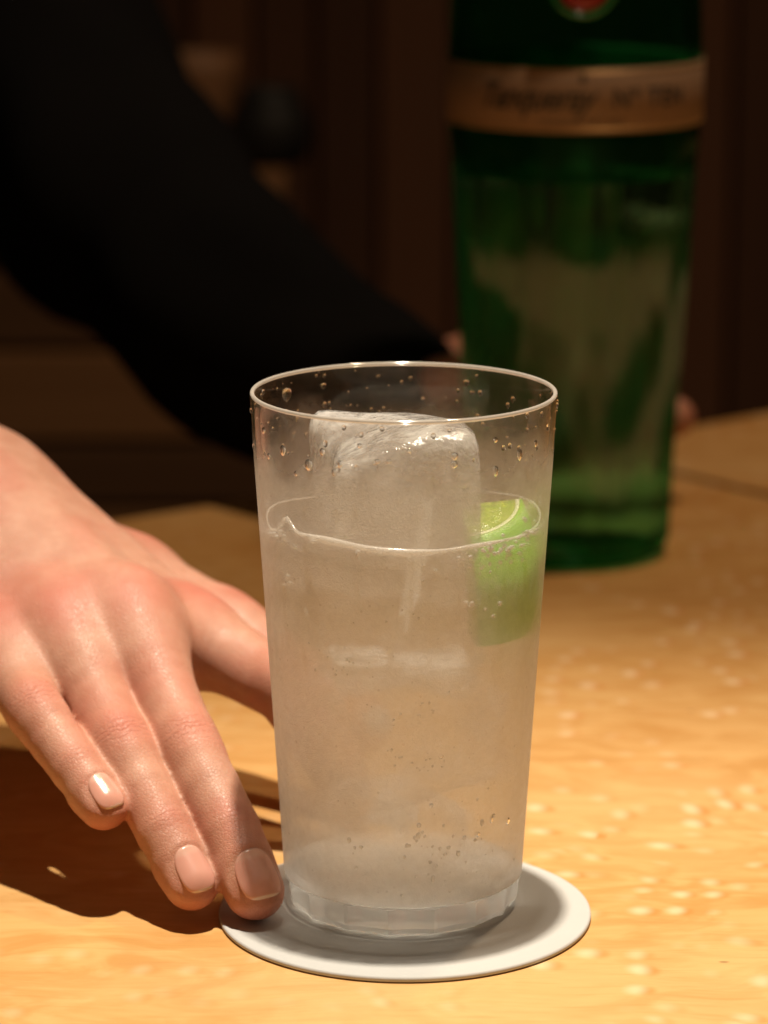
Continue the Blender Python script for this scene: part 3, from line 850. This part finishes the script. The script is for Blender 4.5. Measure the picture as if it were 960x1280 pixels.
# the other hand, behind the bottle
BX, BY = .0600, .3550                      # bottle axis
lf = {
    'index': dict(p=[(.038, .420, .054), (.042, .416, .088), (.044, .410, .108), (.045, .405, .118)], r=[.0105, .0088, .0080, .0070]),
    'middle': dict(p=[(.055, .426, .060), (.062, .418, .095), (.065, .412, .112), (.066, .406, .124)], r=[.0105, .0090, .0082, .0072]),
    'ring': dict(p=[(.072, .426, .052), (.079, .419, .082), (.082, .413, .098), (.083, .408, .108)], r=[.0100, .0086, .0076, .0066]),
    'little': dict(p=[(.086, .424, .040), (.091, .420, .060), (.093, .417, .072), (.093, .413, .081)], r=[.0090, .0076, .0066, .0058]),
    'thumb': dict(p=[(.012, .415, .040), (.012, .402, .046), (.016, .392, .052), (.021, .385, .056)], r=[.0120, .0104, .0092, .0078], n=(-1, 0, .2)),
}
lw = np.array([.004, .428, .034])
lpalm = [(lw + [0, 0, .008], np.array(lf['index']['p'][0]) + [0, .002, 0], .0140, .0110, .01), (lw + [0, 0, .003], np.array(lf['middle']['p'][0]), .0150, .0112, .01),
         (lw + [.01, 0, -.004], np.array(lf['ring']['p'][0]), .0150, .0106, .01), (lw + [.02, 0, -.010], np.array(lf['little']['p'][0]), .0140, .0100, .01),
         (lw + [.03, -.004, -.014], np.array([.1030, .428, .0320]), .0120, .0075, .01),
         (lw + [.002, -.006, .006], np.array(lf['thumb']['p'][0]), .0140, .0128, .01), (lw, lw + [-.020, .022, .010], .0190, .0200, .012)]
make_hand(person, 'hand', lf, lpalm, (-.045, .370, .004), (.130, .490, .140), .0012, {}, (0, 1, .1), 'hand behind the green bottle, holding it')

def cloth_mat():
    t = NT('black_cloth'); P = t.coord()
    n_ = t.noise(P, 900, 2); c = t.mix(t.noise(P, 12, 3), (.0045, .0045, .005, 1), (.0075, .007, .007, 1))
    p = t.n('BsdfPrincipled', Roughness=.95); t.set(p.inputs['Base Color'], c); p.inputs['Specular IOR Level'].default_value = .04
    t.set(p.inputs['Normal'], t.bump(n_, .3, .0005)); return t.done(p)
M_cloth = cloth_mat()
def shirt():
    G = Grid((-.78, .08, -.36), (.08, 1.0, .62), .009)
    F = G.new() + .05
    arms = [
        # left arm: cuff by the bottle, elbow, shoulder
        [((-.010, .412, .0375), (-.0607, .490, .0580), .0355, .0400), ((-.0607, .490, .0580), (-.113, .575, .092), .0400, .0480), ((-.113, .575, .092), (-.160, .665, .145), .0480, .0560), ((-.160, .665, .145), (-.245, .770, .420), .0560, .0720)],
        # right arm
        [((-.152, .142, .094), (-.255, .235, .108), .0340, .0400), ((-.255, .235, .108), (-.430, .400, .130), .0400, .0500), ((-.430, .400, .130), (-.585, .720, .420), .0520, .0700)],
        # trunk
        [((-.50, .74, .40), (-.33, .79, .40), .110, .110), ((-.41, .78, .36), (-.43, .82, .0), .125, .115), ((-.36, .80, .30), (-.41, .82, .0), .105, .10), ((-.43, .82, .0), (-.44, .83, -.30), .115, .115)],
    ]
    for a in arms:
        pr = [(p, q, r1, r2, .03) for p, q, r1, r2 in a]
        f = G.new() + .05
        for p, q, r1, r2, k in pr: f = smin(f, rcone(G.pts(tuple(slice(0, n) for n in G.n)), p, q, r1, r2), k)
        F = smin(F, f, .05)
    X = G.pts(tuple(slice(0, n) for n in G.n))
    F += .0035 * np.sin(X[..., 0] * 70 + X[..., 2] * 55 + 2 * np.sin(X[..., 1] * 30)) * np.sin(X[..., 1] * 48 + X[..., 0] * 20)
    V, Q = surface_nets(F, G.lo, G.h)
    link('shirt', np_mesh(V, Q), M_cloth, person)['label'] = 'black long-sleeved shirt'
shirt()

# ------------------------------------------------------------------ green bottle
def bottle():
    root = empty('gin_bottle', (BX, BY, 0)); tag(root, 'tall green fluted glass gin bottle with a cream paper label and red seal', 'bottle')
    nf = 10
    def r0(z):
        zs = [0, .002, .006, .03, .14, .149, .1755, .185, .21, .225, .240, .252, .262, .30]
        rs = [.0300, .0334, .0350, .0358, .0418, .0428, .0428, .0424, .0412, .0375, .0290, .0200, .0155, .0148]
        return float(np.interp(z, zs, rs))
    def rf(t, r, z, i):
        a = 2 * math.pi / nf
        def groove(z, ztop, zbot):
            q = abs(((t + R(5.5)) % a) - a / 2) / (a * .41)
            if q >= 1: return 0.0
            arch = ztop - (.010 - .010 * math.sqrt(max(0, 1 - q * q)))
            e = min(max((arch - z) / .0035, 0), 1) * min(max((z - zbot) / .004, 0), 1) * min(1, (1 - q) / .22)
            return e * e * (3 - 2 * e)
        d = 0
        if z < .147: d = groove(z, .1455, .006)
        elif z > .180 and z < .24: d = groove(z, .236, .182) * .6
        return r - .0019 * d
    zs = [0.0006, .001, .002, .004, .006] + list(np.arange(.009, .1500, .0024)) + list(np.arange(.150, .176, .004)) + list(np.arange(.176, .262, .0024)) + [.266, .28, .296, .300]
    prof = [(.002, .0030), (.022, .0028), (.0265, .0008)] + [(r0(z), z) for z in zs] + [(.0115, .300)] + [(.0115, .262)]
    # hollow above the gin: inner wall, level surface
    lvl = .1330
    inner = [(max(r0(z) - .0032, .0112) - (.0006 if z < .24 else 0), z) for z in np.arange(.260, lvl, -.006)]
    prof2 = prof + inner + [(r0(lvl) - .0038, lvl), (.001, lvl)]
    v, f = lathe(prof2, 200, rfun=lambda t, r, z, i: rf(t, r, z, i) if 3 <= i < 3 + len(zs) else r)
    t = NT('green_bottle_glass')
    gb = t.n('BsdfGlass', IOR=1.15, Roughness=.0, Color=(.42, .85, .66, 1)); tr = t.n('BsdfTransparent', Color=(.38, .78, .60, 1))
    m = t.done(t.mixs(.30, gb, tr))
    bm = bmesh.new(); bm.from_mesh(mesh_from(v, f)); bmesh.ops.recalc_face_normals(bm, faces=bm.faces)
    me = bpy.data.meshes.new('b'); bm.to_mesh(me); bm.free()
    for q in range(len(me.vertices)): me.vertices[q].co += Vector((BX, BY, 0))
    body = link('body', me, m, root)
    # cold film on the lower body, wiped off in patches
    t = NT('bottle_mist'); P = t.coord()
    sx = t.n('SeparateXYZ'); t.set(sx.inputs[0], P)
    mp = t.n('Mapping'); t.set(mp.inputs[0], P); mp.inputs['Scale'].default_value = (30, 30, 20); mp.inputs['Location'].default_value = (.35, .1, .62)
    nz = t.noise(mp.outputs[0], 1.0, 1.5, .45, .5)
    msk = t.math('MULTIPLY', t.ramp(nz, .47, .57), t.ramp(t.math('ADD', sx.outputs[2], t.math('MULTIPLY', nz, .03)), .132, .120))
    df = t.n('BsdfDiffuse', Color=(.85, .88, .80, 1)); tl = t.n('BsdfTranslucent', Color=(.85, .88, .80, 1))
    m_mist = t.done(t.mixs(t.math('MULTIPLY', msk, .27), t.n('BsdfTransparent'), t.mixs(.4, df, tl)))
    zm = list(np.arange(.006, .136, .0024))
    v, f = lathe([(r0(z), z) for z in zm], 160, rfun=lambda t_, r, z, i: rf(t_, r, z, i) + .00025)
    link('condensation', mesh_from([(a + BX, b + BY, c_) for a, b, c_ in v], f[:-2]), m_mist, root)['label'] = 'patchy cold film on the lower bottle'
    # paper band
    t = NT('label_paper'); P = t.coord(); n_ = t.noise(P, 220, 3)
    c = t.mix(n_, (.25, .155, .095, 1), (.21, .13, .075, 1)); p = t.n('BsdfPrincipled', Roughness=.6); t.set(p.inputs['Base Color'], c); m_lab = t.done(p)
    t = NT('label_ink'); p = t.n('BsdfPrincipled', Roughness=.5); p.inputs['Base Color'].default_value = (.035, .03, .028, 1); m_ink = t.done(p)
    t = NT('label_gold'); p = t.n('BsdfPrincipled', Roughness=.4, Metallic=.6); p.inputs['Base Color'].default_value = (.45, .27, .10, 1); m_gold = t.done(p)
    RL = .0436
    v, f = lathe([(RL - .0004, .1505), (RL, .1507), (RL, .1715), (RL - .0004, .1717)], 160, close=True)
    v = [(a + BX, b + BY, c_) for a, b, c_ in v]
    lab = link('label', mesh_from(v, f), m_lab, root); lab['label'] = 'cream paper band with dark lettering'
    for zc in (.1518, .1704):
        v, f = lathe([(RL + .00008, zc - .00025), (RL + .00012, zc), (RL + .00008, zc + .00025)], 160, close=True)
        v = [(a + BX, b + BY, c_) for a, b, c_ in v]
        link('rule', mesh_from(v, f), m_gold, lab)
    def wrap_text(txt, size, x0, z0, shear=0.0, space=1.0, bold=0.0, align='LEFT', fit=0.0):
        cu = bpy.data.curves.new('t', 'FONT'); cu.body = txt; cu.size = size; cu.shear = shear; cu.space_character = space; cu.align_x = align; cu.offset = bold; cu.resolution_u = 3
        ob = bpy.data.objects.new('t', cu); col.objects.link(ob)
        dg = bpy.context.evaluated_depsgraph_get(); me = bpy.data.meshes.new_from_object(ob.evaluated_get(dg))
        bpy.data.objects.remove(ob)
        bm = bmesh.new(); bm.from_mesh(me)
        bmesh.ops.subdivide_edges(bm, edges=[e for e in bm.edges if e.calc_length() > .0012], cuts=2)
        w = max(q.co.x for q in bm.verts) - min(q.co.x for q in bm.verts)
        kx = fit / w if fit else 1.0
        for q in bm.verts:
            th = (x0 + q.co.x * kx) / RL; rr = RL + .00016
            q.co = Vector((BX + rr * math.sin(th), BY - rr * math.cos(th), z0 + q.co.y))
        me2 = bpy.data.meshes.new('lettering'); bm.to_mesh(me2); bm.free()
        link('lettering', me2, m_ink, lab, False)
        return w
    w = wrap_text('Tanqueray', .0122, -.0372, .1582, shear=.45, space=.92, bold=.0002, fit=.0405)
    wrap_text('N\u00ba TEN', .0086, .0100, .1590, space=1.15, bold=.00022, fit=.028)
    wrap_text('LONDON DRY GIN', .0028, 0, .1533, space=1.2, align='CENTER')
    wrap_text('\u2666', .0036, 0, .1672, align='CENTER')
    # red seal on the shoulder in a raised glass ring
    t = NT('red_wax'); p = t.n('BsdfPrincipled', Roughness=.25); p.inputs['Base Color'].default_value = (.26, .004, .008, 1); m_red = t.done(p)
    zc = .1995; rs = .0092
    def disc(rad, dep, mat, nm, ring=False):
        prof_ = [(.0004, dep), (rad * .8, dep), (rad * .94, dep * .85), (rad, dep * .4), (rad, -.0035)] if not ring else [(rad * .80, -.002), (rad * .84, dep * .8), (rad * .92, dep), (rad, dep * .6), (rad * 1.03, -.003)]
        vv, ff = lathe(prof_, 48, close=ring)
        y0 = BY - r0(zc) - .0002
        vv = [(BX + a, y0 - c_ + (a * a) / (2 * .042) , zc + b) for a, b, c_ in vv]
        b_ = bmesh.new(); b_.from_mesh(mesh_from(vv, ff)); bmesh.ops.recalc_face_normals(b_, faces=b_.faces); mm_ = bpy.data.meshes.new(nm); b_.to_mesh(mm_); b_.free()
        return link(nm, mm_, mat, root)
    disc(rs, .0016, m_red, 'red_seal')
    t = NT('seal_glass'); p = t.n('BsdfPrincipled', Roughness=.12); p.inputs['Base Color'].default_value = (.02, .25, .07, 1); p.inputs['Specular IOR Level'].default_value = .9; p.inputs['Transmission Weight'].default_value = .4
    disc(rs * 1.30, .0022, t.done(p), 'seal_ring', True)
    # stopper
    t = NT('silver_cap'); p = t.n('BsdfPrincipled', Roughness=.3, Metallic=1.0); p.inputs['Base Color'].default_value = (.55, .55, .52, 1); m_cap = t.done(p)
    v, f = lathe([(.001, .3005), (.0158, .3005), (.0165, .3015), (.0168, .328), (.0160, .330), (.001, .3302)], 64)
    link('cap', mesh_from([(a + BX, b + BY, c_) for a, b, c_ in v], f), m_cap, root)
bottle()

# ------------------------------------------------------------------ dim things on the cabinet
def vessel(name, prof, loc, colr, label, cat, rough=.65):
    t = NT(name + '_glaze'); P = t.coord(); p = t.n('BsdfPrincipled', Roughness=rough); t.set(p.inputs['Base Color'], t.mix(t.noise(P, 60, 3), colr, tuple(q * .7 for q in colr[:3]) + (1,))); m = t.done(p)
    v, f = lathe(prof, 48)
    o = link(name, mesh_from(v, f), m); o.location = loc; tag(o, label, cat)
vessel('dark_pot', [(.001, 0), (.017, 0), (.021, .004), (.0235, .016), (.0215, .030), (.0165, .037), (.0175, .042), (.0155, .042), (.014, .037), (.001, .034)], (-.068, 1.06, .0465), (.004, .0035, .003, 1), 'small dark pot on the cabinet just above the black sleeve', 'pot')
vessel('clay_cup', [(.001, 0), (.014, 0), (.016, .003), (.0205, .05), (.0215, .060), (.0195, .060), (.0185, .05), (.001, .008)], (-.108, 1.075, .0465), (.30, .15, .07, 1), 'brown clay cup left of the dark pot, beside the sleeve', 'cup', .6)
